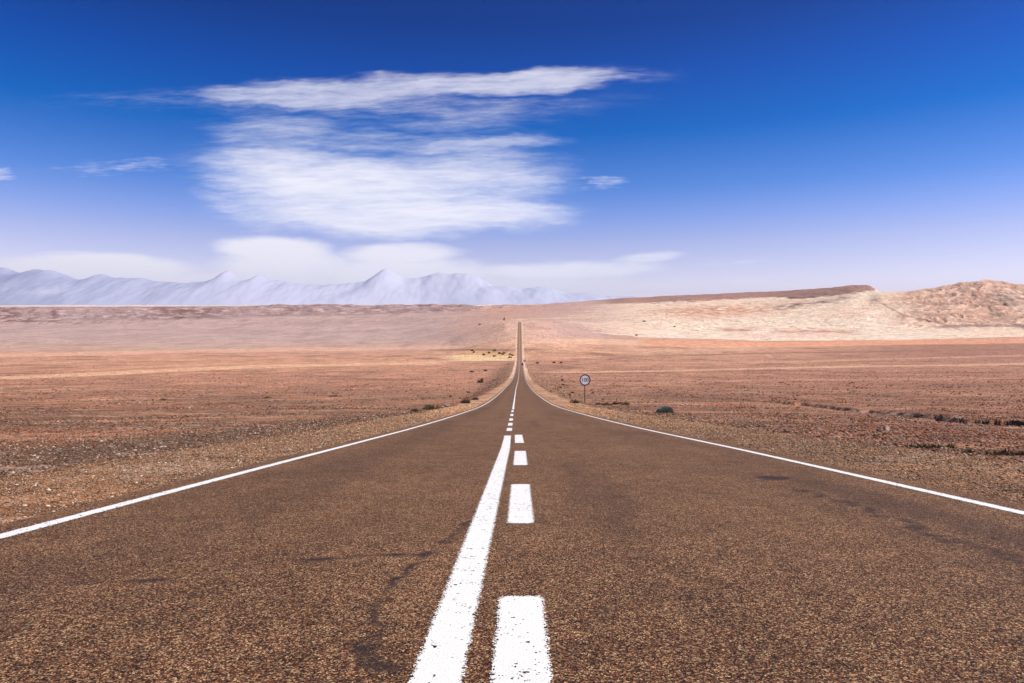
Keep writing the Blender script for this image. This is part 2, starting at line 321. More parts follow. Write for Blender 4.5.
# ------------------------------------------------------------------ terrain colour (albedo of sand, gravel, rock, with some painted shade and haze)
K = 1.16
def C(r, g, b): return lin((r, g, b))/K
def blend(c, m, col):
    m = np.clip(m, 0, 1)[:, None]; return c*(1-m)+np.asarray(col)[None, :]*m
def line_mask(px, py, pts, half, soft=1.0):
    yc = np.interp(px, [p[0] for p in pts], [p[1] for p in pts])
    inx = ss(px, pts[0][0]-15, pts[0][0]+15)*(1-ss(px, pts[-1][0]-15, pts[-1][0]+15))
    return (1-ss(np.abs(py-yc), half, half+soft))*inx
def colour(x, d, z):
    dd = np.maximum(d, 1.5); px = np.clip(VX+F*x/dd, -400, 1500); py = VY-F*z/dd
    pn = px.copy()
    n1 = fbm(x/30, d/45, 4, 101); n2 = fbm(x/6, d/8, 3, 111); n3 = fbm(x/300, d/220, 4, 121); nn = fbm(x/90, d/55, 4, 131)
    px = px+(n3*45+nn*20)*ss(d, 700, 1300)*(1-ss(d, 2700, 3300))*(1-ss(px, 560, 700))
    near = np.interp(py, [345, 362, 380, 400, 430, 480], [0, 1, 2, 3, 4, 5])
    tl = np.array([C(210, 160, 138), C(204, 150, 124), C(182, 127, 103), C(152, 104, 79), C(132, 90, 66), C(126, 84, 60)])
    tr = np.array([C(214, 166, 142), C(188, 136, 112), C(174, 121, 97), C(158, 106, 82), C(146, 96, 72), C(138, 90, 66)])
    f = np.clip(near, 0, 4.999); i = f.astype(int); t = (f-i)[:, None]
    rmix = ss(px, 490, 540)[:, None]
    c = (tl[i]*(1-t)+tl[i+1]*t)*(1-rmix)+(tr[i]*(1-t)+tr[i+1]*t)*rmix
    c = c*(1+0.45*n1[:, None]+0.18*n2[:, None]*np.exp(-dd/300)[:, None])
    # dark mottles and pale washes over the plain
    mo = ss(nn, 0.06, 0.42)
    c = blend(c, mo*0.7*(d > 20)*ss(py, 340, 350), C(128, 84, 66))
    c = blend(c, ss(n1, 0.12, 0.45)*0.4*(d > 25), C(215, 165, 138))
    c = blend(c, ss(n3, 0.15, 0.4)*0.45*ss(d, 60, 200), C(214, 158, 130))
    m1 = fbm(x/16+0.3*n1, d/9, 4, 181); m2 = fbm(x/45, d/20, 4, 183); zone = ss(d, 14, 22)*(1-ss(d, 220, 420))
    c = blend(c, zone*ss(m1, 0.04, 0.26)*0.55, C(98, 70, 52)); c = blend(c, zone*ss(m2, 0.06, 0.28)*0.5, C(112, 80, 60))
    c = blend(c, zone*ss(-m1, 0.10, 0.30)*0.45, C(196, 146, 114)); c = blend(c, zone*ss(-m2, 0.12, 0.3)*0.45, C(178, 112, 80))
    pw = py+nn*2.6+n3*2.0
    # deeper rust-brown plain on the far right
    c = blend(c, ss(px, 720, 960)*(1-ss(py, 352, 372))*0.8, C(150, 100, 84))
    c = blend(c, ss(px, 640, 900)*ss(py, 360, 385)*0.30, C(150, 92, 68))
    # lavender-grey slope on the left, paled by haze painted into the colour
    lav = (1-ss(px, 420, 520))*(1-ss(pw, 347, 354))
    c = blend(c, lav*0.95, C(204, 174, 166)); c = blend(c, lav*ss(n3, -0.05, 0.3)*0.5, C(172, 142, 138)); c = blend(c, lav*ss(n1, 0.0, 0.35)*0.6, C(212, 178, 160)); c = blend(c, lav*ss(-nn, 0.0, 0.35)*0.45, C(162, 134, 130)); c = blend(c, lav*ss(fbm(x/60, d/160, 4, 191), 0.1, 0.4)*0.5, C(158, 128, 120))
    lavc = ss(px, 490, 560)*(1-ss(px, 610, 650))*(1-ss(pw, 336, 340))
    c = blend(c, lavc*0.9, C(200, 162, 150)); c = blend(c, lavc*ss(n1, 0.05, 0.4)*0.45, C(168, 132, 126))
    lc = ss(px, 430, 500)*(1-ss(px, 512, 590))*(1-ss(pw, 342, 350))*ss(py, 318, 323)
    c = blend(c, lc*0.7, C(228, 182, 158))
    # pale streaks across the valley floor
    jit = py+n3*1.3
    for pts, h, col, k in [
        ([(-400, 383), (0, 378), (256, 367), (440, 362.5)], 1.2, (242, 192, 158), 0.8),
        ([(-400, 360), (0, 355.5), (256, 350.5), (470, 346.5)], 1.6, (232, 182, 158), 0.8),
        ([(60, 371), (256, 363.5), (440, 360.5)], 0.5, (226, 170, 138), 0.6),
        ([(-100, 366), (120, 361), (300, 357)], 0.5, (226, 172, 145), 0.5),
        ([(445, 358.5), (480, 357.5), (514, 358)], 2.4, (248, 216, 170), 0.85), ([(470, 353), (514, 354)], 1.8, (226, 178, 128), 0.8),
        ([(526, 341), (600, 341.5), (760, 346)], 2.2, (238, 192, 164), 0.75),
        ([(526, 350), (640, 351), (760, 349)], 1.4, (228, 178, 150), 0.55),
        ([(540, 373.5), (640, 371.5), (768, 368), (1100, 362)], 0.55, (228, 178, 150), 0.85),
        ([(640, 363), (768, 362), (900, 358.5), (1100, 352.5)], 0.5, (214, 160, 138), 0.75),
        ([(640, 342.5), (768, 344.5), (900, 342.5), (1100, 338.5)], 2.4, (238, 168, 132), 0.9),
        ([(530, 357.5), (640, 356), (740, 355)], 0.4, (232, 180, 152), 0.5),
        ([(600, 384), (760, 380), (1000, 378)], 0.5, (200, 148, 122), 0.5)]:
        c = blend(c, line_mask(px, jit, pts, h, 0.7)*k*(d > 30), C(*col))
    for pts, h, k in [([(650, 396.5), (700, 397.5), (740, 399), (775, 401.5)], 0.4, 0.8), ([(790, 404), (830, 405.5), (860, 405)], 0.4, 0.7), ([(860, 395.5), (920, 396.5), (1000, 398)], 0.4, 0.7), ([(880, 402), (920, 404), (960, 404.5)], 0.4, 0.6), ([(600, 356.6), (680, 355.2), (768, 353.6), (900, 351)], 0.4, 0.55), ([(526, 374.6), (600, 373.8), (680, 372.4)], 0.4, 0.6), ([(440, 370), (478, 369.5), (500, 369.6)], 0.3, 0.5),
                      ([(-400, 392), (0, 390.5), (60, 388)], 0.8, 0.55), ([(526, 365), (560, 366), (590, 364.5)], 0.5, 0.4), ([(526, 349.5), (545, 349.6)], 0.4, 0.7), ([(200, 375), (360, 371), (420, 372)], 0.3, 0.35),
                      ([(440, 350.3), (514, 350.3)], 0.5, 0.7), ([(820, 372), (900, 373), (1100, 371)], 0.35, 0.5), ([(850, 383), (930, 385), (1100, 384)], 0.4, 0.5)]:
        c = blend(c, line_mask(px, jit, pts, h, 0.6)*k*(d > 30), C(112, 78, 58))
    # scrubby ground; the left embankment's shade is painted in as dark colour
    em = ss(px, 455, 500)*(1-ss(px, 516, 519))*ss(py, 356, 366)*(1-ss(py, 392, 404))*ss(px-(515-(py-352)*1.5), 0, 14)
    c = blend(c, em*0.75*(0.7+n1), C(118, 84, 62))
    er = ss(px, 521, 524)*(1-ss(px-(522+(py-358)*1.35), 0, 16))*ss(py, 362, 370)*(1-ss(py, 396, 408))
    c = blend(c, er*0.5*(0.6+ss(n2, -0.1, 0.25)), C(128, 94, 70))
    # bluff on the left with its bands of dark rock
    bl = (1-ss(px, 440, 500))*ss(d, 3020, 3110)*(d < 3700)
    c = blend(c, bl*0.85, C(178, 148, 146))
    q = fbm(x/130, z/26, 3, 141); q2 = fbm((x+3*z)/46, z/9, 3, 151)
    dark = bl*np.interp(px, [-400, 0, 26, 40, 50, 60, 125, 180, 215, 230, 290, 330, 400, 470], [1, 1, 0.9, 0.1, 0.9, 0.15, 0.35, 1.0, 0.7, 0.25, 0.6, 0.35, 0.6, 0.7])
    c = blend(c, dark*ss(q+0.4*q2, -0.25, 0.15)*0.9, C(118, 80, 80))
    c = blend(c, dark*ss(q2, 0.10, 0.35)*0.6, C(84, 62, 68))
    c = blend(c, bl*ss(q2, 0.02, 0.3)*(1-dark)*0.5, C(150, 140, 158))
    c = blend(c, bl*ss(-q2, 0.12, 0.35)*0.55, C(222, 196, 186))
    c = blend(c, (1-ss(px, 110, 160))*np.exp(-((d-2960-fbm(x/200, x*0, 2, 83)*30)/26.0)**2)*np.maximum(0, np.sin((x/46.0+vnoise(x/120, x*0, 81)*1.3)*2*PI))*0.85, C(120, 88, 84))
    c = blend(c, (1-ss(px, 520, 560))*ss(d, 3640, 3760)*0.9, C(240, 220, 212))
    tp = ss(px, 260, 280)*(1-ss(px, 330, 345))*(d > 3480)*(d < 4600)+ss(px, 420, 440)*(1-ss(px, 465, 480))*(d > 3300)+ss(px, 490, 500)*(1-ss(px, 512, 520))*(d > 3400)
    c = blend(c, tp*0.6, C(148, 116, 110))
    # pale hills on the right
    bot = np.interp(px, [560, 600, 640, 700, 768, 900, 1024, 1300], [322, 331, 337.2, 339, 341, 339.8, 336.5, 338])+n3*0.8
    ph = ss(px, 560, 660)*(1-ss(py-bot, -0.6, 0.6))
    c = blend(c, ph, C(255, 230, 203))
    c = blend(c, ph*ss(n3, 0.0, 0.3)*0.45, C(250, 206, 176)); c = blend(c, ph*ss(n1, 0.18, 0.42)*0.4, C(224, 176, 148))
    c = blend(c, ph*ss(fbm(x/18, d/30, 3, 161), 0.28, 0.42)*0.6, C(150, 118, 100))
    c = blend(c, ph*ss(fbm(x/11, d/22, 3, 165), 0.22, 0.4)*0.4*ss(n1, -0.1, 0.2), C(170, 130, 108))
    c = blend(c, line_mask(px, py+n1, [(521, 320.8), (545, 318.6), (600, 317)], 0.4, 0.5)*0.6*(d > 1500), C(238, 208, 170))
    # orange outcrops
    oc = ph*np.exp(-((px-715)/70)**2-((py-311+ (px-715)*0.03)/6.5)**2)
    c = blend(c, oc*1.2*(0.55+n1*1.2), C(226, 160, 126)); c = blend(c, oc*ss(fbm(x/30, d/14, 3, 171), 0.05, 0.3)*1.0, C(170, 112, 92))
    oc2 = ph*(ss(px, 715, 730)*(1-ss(px, 745, 760))*np.exp(-((py-330)/2.0)**2)+ss(px, 765, 780)*(1-ss(px, 850, 862))*np.exp(-((py-331.5)/1.6)**2))
    c = blend(c, oc2*(0.75+n1), C(200, 140, 126))
    # brown plateau cap
    cap = np.interp(px, [540, 600, 650, 700, 768, 800, 830, 870, 876], [309, 304, 303, 301, 297, 298.5, 296, 291, 289])+n1*1.8+q2*1.6
    cm = ss(px, 575, 620)*(1-ss(px, 876, 882))*(1-ss(py-cap, -0.8, 0.8))*(d > 2300)
    c = blend(c, cm*0.95, C(158, 112, 102)); c = blend(c, cm*ss(q2, 0.0, 0.3)*ss(px, 760, 800)*0.75, C(84, 62, 56)); c = blend(c, cm*ss(-q, 0.1, 0.3)*0.4, C(196, 146, 126))
    st = ss(px, 760, 780)*(1-ss(px, 835, 860))*np.exp(-((py-(309-(px-768)*0.14)+q2*2)/2.6)**2)*(d > 1800)
    c = blend(c, st*(0.6+n1*1.5), C(110, 82, 72))
    st2 = ss(px, 768, 790)*(1-ss(px, 845, 868))*np.exp(-((py-(297-(px-800)*0.10)+q2*1.5)/1.6)**2)*(d > 1800)
    c = blend(c, st2*ss(n1+q2, -0.15, 0.15)*0.9, C(86, 64, 56))
    # gullied hill, relief shading painted in: hollows darker, crests paler
    hr = ss(px+n1*30, 868, 925)*(1-ss(py+n1*5, 318, 333))*(d > 1700)
    rr = hill_ridge(x, d)
    c = blend(c, hr*0.72, C(250, 202, 174)); c = blend(c, hr*ss(n3, -0.05, 0.25)*0.4, C(218, 162, 134))
    c = blend(c, hr*(1-ss(rr, 0.58, 0.70))*0.55, C(150, 116, 98)); c = blend(c, hr*ss(rr, 0.80, 0.92)*0.45, C(248, 212, 184))
    c = blend(c, hr*ss(fbm(x/14, d/30, 3, 167), 0.15, 0.38)*0.55, C(140, 108, 92)); c = blend(c, hr*ss(fbm(x/55, d/60, 3, 169), 0.08, 0.35)*0.5, C(204, 138, 112))
    c = blend(c, hr*np.exp(-((px-1005)/32)**2-((py-298)/11)**2)*(0.5+q2*1.6), C(112, 94, 92))
    c = blend(c, line_mask(px, py+q2, [(930, 327), (970, 325.5), (1100, 326)], 0.9, 0.8)*0.8*(d > 1500), C(150, 112, 104))
    c = blend(c, line_mask(px, py+q2, [(872, 300), (900, 315), (940, 324), (960, 331)], 0.5, 0.7)*0.7*(d > 1500), C(150, 112, 98))
    # the road shoulders: tan crushed stone; outside them dark blocky rubble
    xr = x-bend(d)
    wob = vnoise(d/9.0, d*0+0.3, 5)*0.45+n2*0.5
    sh = (1-ss(np.maximum(SL-xr, xr-SR)+wob, -0.3, 0.5))*(d < 1500)
    rub = ss(SL-0.1-xr+wob, 0, 0.7)*(1-ss(SL-xr+wob-n1*5, 5.5, 11))*(1-ss(d, 60, 140))
    c = blend(c, rub*(0.85+n2), C(98, 72, 54))
    rubr = ss(xr-SR+wob, 0, 0.6)*(1-ss(xr-SR-n1*3, 1.2, 3.5))*(1-ss(d, 40, 120))
    c = blend(c, rubr*(0.45+n2), C(126, 92, 66))
    shc = C(152, 113, 82)*np.ones((len(x), 3)); shc = blend(shc, ss(d, 3, 14)*0+ss(d, 12, 60)*0.8, C(204, 154, 114)); shc = blend(shc, 1-ss(d, 3.0, 9), C(146, 100, 68))
    shc = shc*(1+0.22*n1[:, None]+0.22*n2[:, None])
    c = c*(1-(sh*0.95)[:, None])+shc*(sh*0.95)[:, None]
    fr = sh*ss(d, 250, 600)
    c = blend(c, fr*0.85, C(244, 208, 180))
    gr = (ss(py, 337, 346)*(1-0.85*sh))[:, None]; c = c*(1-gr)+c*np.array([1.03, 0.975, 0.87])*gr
    # the inside of the gully: its shade painted as a dark earth colour
    gd, gs = seg_dist(x+fbm(x/3, d/3, 2, 41)*1.6, d+fbm(x/4, d/4, 2, 43)*2.0, GULLY)
    c = blend(c, (1-ss(gd, 0.35, 0.7))*(d < 150)*ss(x, 24, 29)*0.85, C(62, 40, 30))
    return np.clip(c, 0.01, 0.85)

# ------------------------------------------------------------------ mesh helpers
def grid_mesh(name, X, Y, Z):
    nr, nc = X.shape
    co = np.stack([X.ravel(), Y.ravel(), Z.ravel()], 1).astype(np.float32)
    idx = np.arange(nr*nc).reshape(nr, nc)
    q = np.stack([idx[:-1, :-1].ravel(), idx[:-1, 1:].ravel(), idx[1:, 1:].ravel(), idx[1:, :-1].ravel()], 1).astype(np.int32)
    me = bpy.data.meshes.new(name)
    me.vertices.add(len(co)); me.vertices.foreach_set('co', co.ravel())
    me.loops.add(q.size); me.loops.foreach_set('vertex_index', q.ravel())
    me.polygons.add(len(q)); me.polygons.foreach_set('loop_start', np.arange(0, q.size, 4, dtype=np.int32)); me.polygons.foreach_set('loop_total', np.full(len(q), 4, np.int32))
    me.update(); me.validate()
    me.polygons.foreach_set('use_smooth', np.ones(len(q), bool))
    return me
def mesh_from(name, V, Fc, smooth=False):
    me = bpy.data.meshes.new(name); me.from_pydata([tuple(v) for v in V], [], Fc); me.update()
    if smooth: me.polygons.foreach_set('use_smooth', np.ones(len(me.polygons), bool))
    return me
def link(name, me, mat=None, parent=None, loc=None, **props):
    o = bpy.data.objects.new(name, me); COL.objects.link(o)
    if mat is not None: me.materials.clear(); me.materials.append(mat)
    if parent is not None: o.parent = parent
    if loc is not None: o.location = loc
    for k, v in props.items(): o[k] = v
    return o
def fattr(me, name, arr):
    a = me.attributes.new(name, 'FLOAT', 'POINT'); a.data.foreach_set('value', np.asarray(arr, np.float32).ravel())
def cattr(me, name, c):
    a = me.attributes.new(name, 'FLOAT_COLOR', 'POINT')
    cc = np.ones((len(c), 4), np.float32); cc[:, :3] = c; a.data.foreach_set('color', cc.ravel())

# ------------------------------------------------------------------ materials
def new_mat(name):
    m = bpy.data.materials.new(name); m.use_nodes = True; t = NT(m.node_tree); t.n.clear()
    out = t.node('ShaderNodeOutputMaterial'); b = t.node('ShaderNodeBsdfPrincipled'); t.l.new(b.outputs[0], out.inputs[0])
    return m, t, b, out
def ground_material():
    m, t, b, out = new_mat('desert_ground')
    a = t.node('ShaderNodeAttribute', attribute_name='tint'); base = a.outputs['Color']
    g = t.node('ShaderNodeNewGeometry').outputs['Position']
    # grains of stone at every size from chips to boulders
    f = None; h = None
    for sc, amp in [(95, 0.62), (34, 0.50), (12, 0.42), (4.0, 0.38), (1.3, 0.38), (0.4, 0.30), (0.13, 0.16), (0.045, 0.08)]:
        cc = t.vor(g, sc)
        v = t.m('MULTIPLY', t.m('SUBTRACT', t.sep(cc, 0), 0.5), amp*2)
        f = v if f is None else t.m('ADD', f, v)
        if sc in (95, 34, 12): 
            hh = t.m('MULTIPLY', t.vor(g, sc, 'Distance'), -0.6/sc)
            h = hh if h is None else t.m('ADD', h, hh)
    f = t.m('MAXIMUM', t.m('ADD', f, 1.0), 0.16)
    col = t.mix(1.0, base, t.xyz(f, f, f), 'MULTIPLY')
    hue = t.vor(g, 31)
    col = t.mix(t.m('MULTIPLY', t.sstep(t.sep(hue, 0), 0.72, 0.9), 0.45), col, (0.50, 0.40, 0.30, 1))
    col = t.mix(t.m('MULTIPLY', t.sstep(t.sep(hue, 1), 0.80, 0.9), 0.40), col, (0.10, 0.045, 0.022, 1))
    big = t.vor(g, 4.5)
    col = t.mix(t.m('MULTIPLY', t.sstep(t.sep(big, 1), 0.86, 0.93), 0.35), col, (0.42, 0.34, 0.27, 1))
    col = t.mix(t.m('MULTIPLY', t.sstep(t.sep(big, 2), 0.86, 0.93), 0.45), col, (0.08, 0.045, 0.03, 1))
    for sc_, k_ in ((0.75, 0.5), (0.16, 0.22)):
        q_ = t.vor(g, sc_)
        col = t.mix(t.m('MULTIPLY', t.sstep(t.sep(q_, 1), 0.86, 0.93), k_), col, (0.13, 0.07, 0.045, 1))
        col = t.mix(t.m('MULTIPLY', t.sstep(t.sep(q_, 2), 0.88, 0.95), k_*0.6), col, (0.60, 0.42, 0.31, 1))
    t.put(b.inputs['Base Color'], col); b.inputs['Roughness'].default_value = 0.92; b.inputs['Specular IOR Level'].default_value = 0.15
    h = t.m('ADD', h, t.m('MULTIPLY', t.noise(g, 1.2, 5, 0.6), 0.05))
    bp = t.node('ShaderNodeBump'); bp.inputs['Strength'].default_value = 0.7; bp.inputs['Distance'].default_value = 1.0
    t.put(bp.inputs['Height'], h); t.l.new(bp.outputs[0], b.inputs['Normal'])
    return m
def asphalt_nodes(t, stain=None):
    g = t.node('ShaderNodeNewGeometry').outputs['Position']
    c1 = t.vor(g, 190); c2 = t.vor(g, 95); c3 = t.vor(g, 30); c4 = t.vor(g, 5)
    a = t.ramp(t.sep(c1, 0), [(0.0, tuple(lin((20, 12, 8)))), (0.36, tuple(lin((68, 43, 29)))), (0.62, tuple(lin((104, 65, 44)))), (0.82, tuple(lin((160, 110, 76)))), (1.0, tuple(lin((216, 184, 138))))])
    tone = t.m('ADD', t.m('MULTIPLY', t.m('SUBTRACT', t.sep(c2, 0), 0.5), 0.55), t.m('MULTIPLY', t.m('SUBTRACT', t.sep(c3, 1), 0.5), 0.34))
    tone = t.m('ADD', tone, t.m('MULTIPLY', t.m('SUBTRACT', t.sep(c4, 1), 0.5), 0.26))
    n = t.noise(g, 0.55, 4, 0.6); tone = t.m('ADD', tone, t.m('MULTIPLY', t.m('SUBTRACT', n, 0.5), 0.7))
    tone = t.m('MAXIMUM', t.m('ADD', tone, 0.84), 0.2)
    col = t.mix(1.0, a, t.xyz(tone, tone, tone), 'MULTIPLY')
    col = t.mix(t.m('MULTIPLY', t.sstep(t.sep(c1, 1), 0.86, 0.93), 0.4), col, tuple(lin((164, 102, 62)))+(1,))
    col = t.mix(t.m('MULTIPLY', t.sstep(t.sep(c2, 2), 0.92, 0.97), 0.35), col, tuple(lin((200, 170, 130)))+(1,))
    if stain is not None:
        col = t.mix(stain, col, tuple(lin((58, 42, 36)))+(1,))
    h = t.m('ADD', t.m('MULTIPLY', t.vor(g, 165, 'Distance'), -0.006), t.m('MULTIPLY', t.vor(g, 70, 'Distance'), -0.004))
    return g, col, h
def asphalt_material():
    m, t, b, out = new_mat('chip_seal_asphalt')
    s = t.node('ShaderNodeAttribute', attribute_name='stain').outputs['Fac']
    g, col, h = asphalt_nodes(t)
    s2 = t.m('MULTIPLY', s, t.sstep(t.sep(t.vor(g, 60), 2), 0.0, 0.45, 0.7, 1.0))
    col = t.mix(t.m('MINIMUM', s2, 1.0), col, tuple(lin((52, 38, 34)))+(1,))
    col = t.mix(t.node('ShaderNodeAttribute', attribute_name='painted_haze').outputs['Fac'], col, tuple(lin((190, 142, 116)))+(1,))  # far asphalt paled with distance, haze painted into its colour
    t.put(b.inputs['Base Color'], col); b.inputs['Roughness'].default_value = 0.85; b.inputs['Specular IOR Level'].default_value = 0.2
    bp = t.node('ShaderNodeBump'); bp.inputs['Strength'].default_value = 0.75; bp.inputs['Distance'].default_value = 1.0
    t.put(bp.inputs['Height'], h); t.l.new(bp.outputs[0], b.inputs['Normal'])
    return m
def paint_material():
    m, t, b, out = new_mat('road_paint')
    g = t.node('ShaderNodeNewGeometry').outputs['Position']
    e = t.node('ShaderNodeAttribute', attribute_name='inner').outputs['Fac']      # metres in from the strip's edge
    v = t.vor(g, 160); v2 = t.vor(g, 60); n = t.noise(g, 9, 4, 0.6)
    wear = t.m('ADD', t.m('MULTIPLY', t.sep(v, 0), 0.020), t.m('MULTIPLY', t.sep(v2, 0), 0.008))
    k = t.m('GREATER_THAN', t.m('ADD', e, t.m('MULTIPLY', n, 0.012)), t.m('ADD', wear, 0.004))
    hole = t.m('LESS_THAN', t.m('ADD', t.sep(v, 1), t.m('MULTIPLY', t.m('SUBTRACT', n, 0.5), 0.25)), 0.985)
    hole2 = t.m('LESS_THAN', t.m('ADD', t.sep(v2, 1), t.m('MULTIPLY', t.m('SUBTRACT', n, 0.5), 0.35)), 0.985)
    k = t.m('MULTIPLY', k, t.m('MULTIPLY', hole, hole2))
    c = t.mix(t.m('MULTIPLY', t.sep(v, 2), 0.5), (0.82, 0.81, 0.78, 1), (0.70, 0.67, 0.62, 1))
    c = t.mix(t.sstep(n, 0.55, 0.8, 0, 0.35), c, (0.62, 0.55, 0.48, 1))
    t.put(b.inputs['Base Color'], c); b.inputs['Roughness'].default_value = 0.6; b.inputs['Specular IOR Level'].default_value = 0.3
    bp = t.node('ShaderNodeBump'); bp.inputs['Strength'].default_value = 0.35; bp.inputs['Distance'].default_value = 1.0
    t.put(bp.inputs['Height'], t.m('MULTIPLY', t.vor(g, 105, 'Distance'), -0.006)); t.l.new(bp.outputs[0], b.inputs['Normal'])
    tr = t.node('ShaderNodeBsdfTransparent'); mx_ = t.node('ShaderNodeMixShader')
    t.put(mx_.inputs[0], k); t.l.new(tr.outputs[0], mx_.inputs[1]); t.l.new(b.outputs[0], mx_.inputs[2]); t.l.new(mx_.outputs[0], out.inputs[0])
    return m
def simple_mat(name, col, rough=0.8, var=0.25, scale=8, spec=0.25, metal=0.0, col2=None):
    m, t, b, out = new_mat(name)
    g = t.node('ShaderNodeTexCoord').outputs['Object']
    n = t.noise(g, scale, 5, 0.65)
    c2 = col2 if col2 else tuple(max(0, v*(1-2*var)) for v in col)
    c = t.mix(t.sstep(n, 0.3, 0.7), (*c2, 1), (*col, 1))
    t.put(b.inputs['Base Color'], c); b.inputs['Roughness'].default_value = rough; b.inputs['Specular IOR Level'].default_value = spec; b.inputs['Metallic'].default_value = metal
    bp = t.node('ShaderNodeBump'); bp.inputs['Strength'].default_value = 0.4; bp.inputs['Distance'].default_value = 0.02
    t.put(bp.inputs['Height'], n); t.l.new(bp.outputs[0], b.inputs['Normal'])
    return m

M_GROUND = ground_material(); M_ASPH = asphalt_material(); M_PAINT = paint_material()

# ------------------------------------------------------------------ ground sheet
O = 30.0
rows = np.concatenate([np.linspace(1.5, 30, 60)[:-1], np.geomspace(30, 960, 330)[:-1], np.linspace(960, 3000, 330)[:-1], np.linspace(3000, 4600, 270)[:-1], np.geomspace(4600, 62000, 45)])
cols = np.concatenate([-np.geomspace(3.0, 1.02, 10), np.linspace(-1.0, 1.0, 1300), np.geomspace(1.02, 3.0, 10)])
DD, UU = np.meshgrid(rows, cols, indexing='ij')
GX = UU*DD; GY = DD-O
gz = terrain(GX.ravel(), GY.ravel())
gm = grid_mesh('ground', GX, GY, gz.reshape(GX.shape))
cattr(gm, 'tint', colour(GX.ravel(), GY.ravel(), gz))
link('ground', gm, M_GROUND, kind='structure')
GMIN = float(gz.min())

# ------------------------------------------------------------------ road
rd = np.concatenate([np.linspace(-8, 1.0, 30)[:-1], np.linspace(1.0, 14, 760)[:-1], np.geomspace(14, 1505, 420)])
EL, ER = LE-0.32, RE+0.32
cr = np.linspace(EL, ER, 480)
RDm, CRm = np.meshgrid(rd, cr, indexing='ij')
RXm = CRm+bend(RDm); RZm = road_z(RDm)
rm = grid_mesh('road', RXm, RDm, RZm)
x_, y_ = (RXm-bend(RDm)).ravel(), RDm.ravel()
st = np.zeros(len(x_))
nA = fbm(x_*1.5, y_*0.5, 4, 201); nB = fbm(x_*6, y_*6, 3, 211); nC = fbm(x_*0.8, y_*0.12, 3, 221)
def pxd(px, py):   # picture point on the road -> road coordinates
    ds = np.linspace(2.2, 60, 6000); t = VY-F*road_z(ds)/ds; d = ds[np.argmax(t <= py)]
    return ((px-VX)/F*d, d)
def stain_line(pts, wdt, k, soft=2.0):
    global st
    dd_, _ = seg_dist(x_+nB*0.05, y_+nA*0.12, [pxd(*p) for p in pts])
    st = np.maximum(st, (1-ss(dd_, wdt*0.4, wdt*soft))*k*np.clip(0.68+1.5*nB, 0.15, 1.2))
# wheel track on the right, with the oil patch at its head
stain_line([(800, 490), (850, 503), (905, 522), (960, 543), (1030, 562), (1100, 590)], 0.06, 0.8, 3.0)
st = np.maximum(st, (1-ss(np.abs(x_-3.05-nA*0.1), 0.1, 0.42))*0.5*(1-ss(y_, 6.5, 9)))
ox, oy = pxd(772, 478)
st = np.maximum(st, (1-ss(np.hypot((x_-ox)/0.26, (y_-oy)/0.22)+nB*0.5, 0.5, 1.15))*1.15)
# crack running down from the centre line, patched smears
stain_line([(472, 522), (452, 537), (430, 553), (392, 586), (374, 608), (380, 632), (362, 655), (352, 676)], 0.013, 1.1, 2.8)
stain_line([(378, 625), (368, 650), (372, 676)], 0.024, 0.9, 3.0)
stain_line([(300, 562), (360, 556), (425, 557), (452, 541)], 0.024, 0.85, 2.5)
stain_line([(60, 590), (110, 586), (165, 584)], 0.026, 0.8, 2.5)
stain_line([(345, 672), (372, 678), (400, 674)], 0.03, 0.9, 2.4)
stain_line([(470, 421), (490, 417), (505, 418)], 0.12, 0.3, 2.6)
st = np.maximum(st, (1-ss(np.abs(x_+2.4-nA*0.3), 0.1, 0.85))*0.45*(0.6+nC))      # soft wheel tracks
st = np.maximum(st, (1-ss(np.abs(x_-2.55-nA*0.3), 0.1, 0.7))*0.30*(0.6+nC))
st = np.maximum(st, ss(nC, 0.1, 0.5)*0.30)
fattr(rm, 'stain', np.clip(st, 0, 1)); fattr(rm, 'painted_haze', ss(y_, 200, 1000)*0.38*(0.8+nC))  # second attribute: painted haze, growing along the road
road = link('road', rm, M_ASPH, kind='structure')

def strip(name, x0, x1, d0, d1, step=None, inset=True):
    if d1 > 200: ds = np.concatenate([np.linspace(d0, 14, 200)[:-1], np.geomspace(14, d1, 380)]) if d0 < 14 else np.geomspace(d0, d1, 380)
    else: ds = np.linspace(d0, d1, max(6, int((d1-d0)/0.05)))
    nc = 13
    fr = np.linspace(0, 1, nc); cs = x0+(x1-x0)*fr
    D_, C_ = np.meshgrid(ds, cs, indexing='ij')
    X_ = C_+bend(D_); lift = np.interp(D_, [0, 20, 100, 400, 1500], [0.004, 0.004, 0.012, 0.04, 0.12])
    me = grid_mesh(name, X_, D_, road_z(D_)+lift)
    inn = np.minimum(np.minimum(C_-x0, x1-C_), np.minimum(D_-d0, d1-D_))
    fattr(me, 'inner', inn)
    return link(name, me, M_PAINT, parent=road)
def yd(py): return pxd(520, py)[1]
strip('edge_line', LE-0.07, LE+0.07, -6, 1490)
strip('edge_line', RE-0.07, RE+0.07, -6, 1490)
strip('centre_line', -0.345, -0.165, -6, yd(436))
for a, b in [(620, 598), (525, 485), (466, 451.5), (443.5, 435.2)]:
    d0 = yd(a) if a < 620 else 1.0
    strip('lane_dash', -0.098, 0.108, d0, yd(b))
for a, b in [(431.3, 428.3), (426, 423.2), (421, 418.6), (416.3, 414.2), (412.3, 410.5)]:
    strip('lane_dash', -0.33, -0.15, yd(a), yd(b))
strip('centre_line', -0.30, -0.12, yd(409.6), 1490)

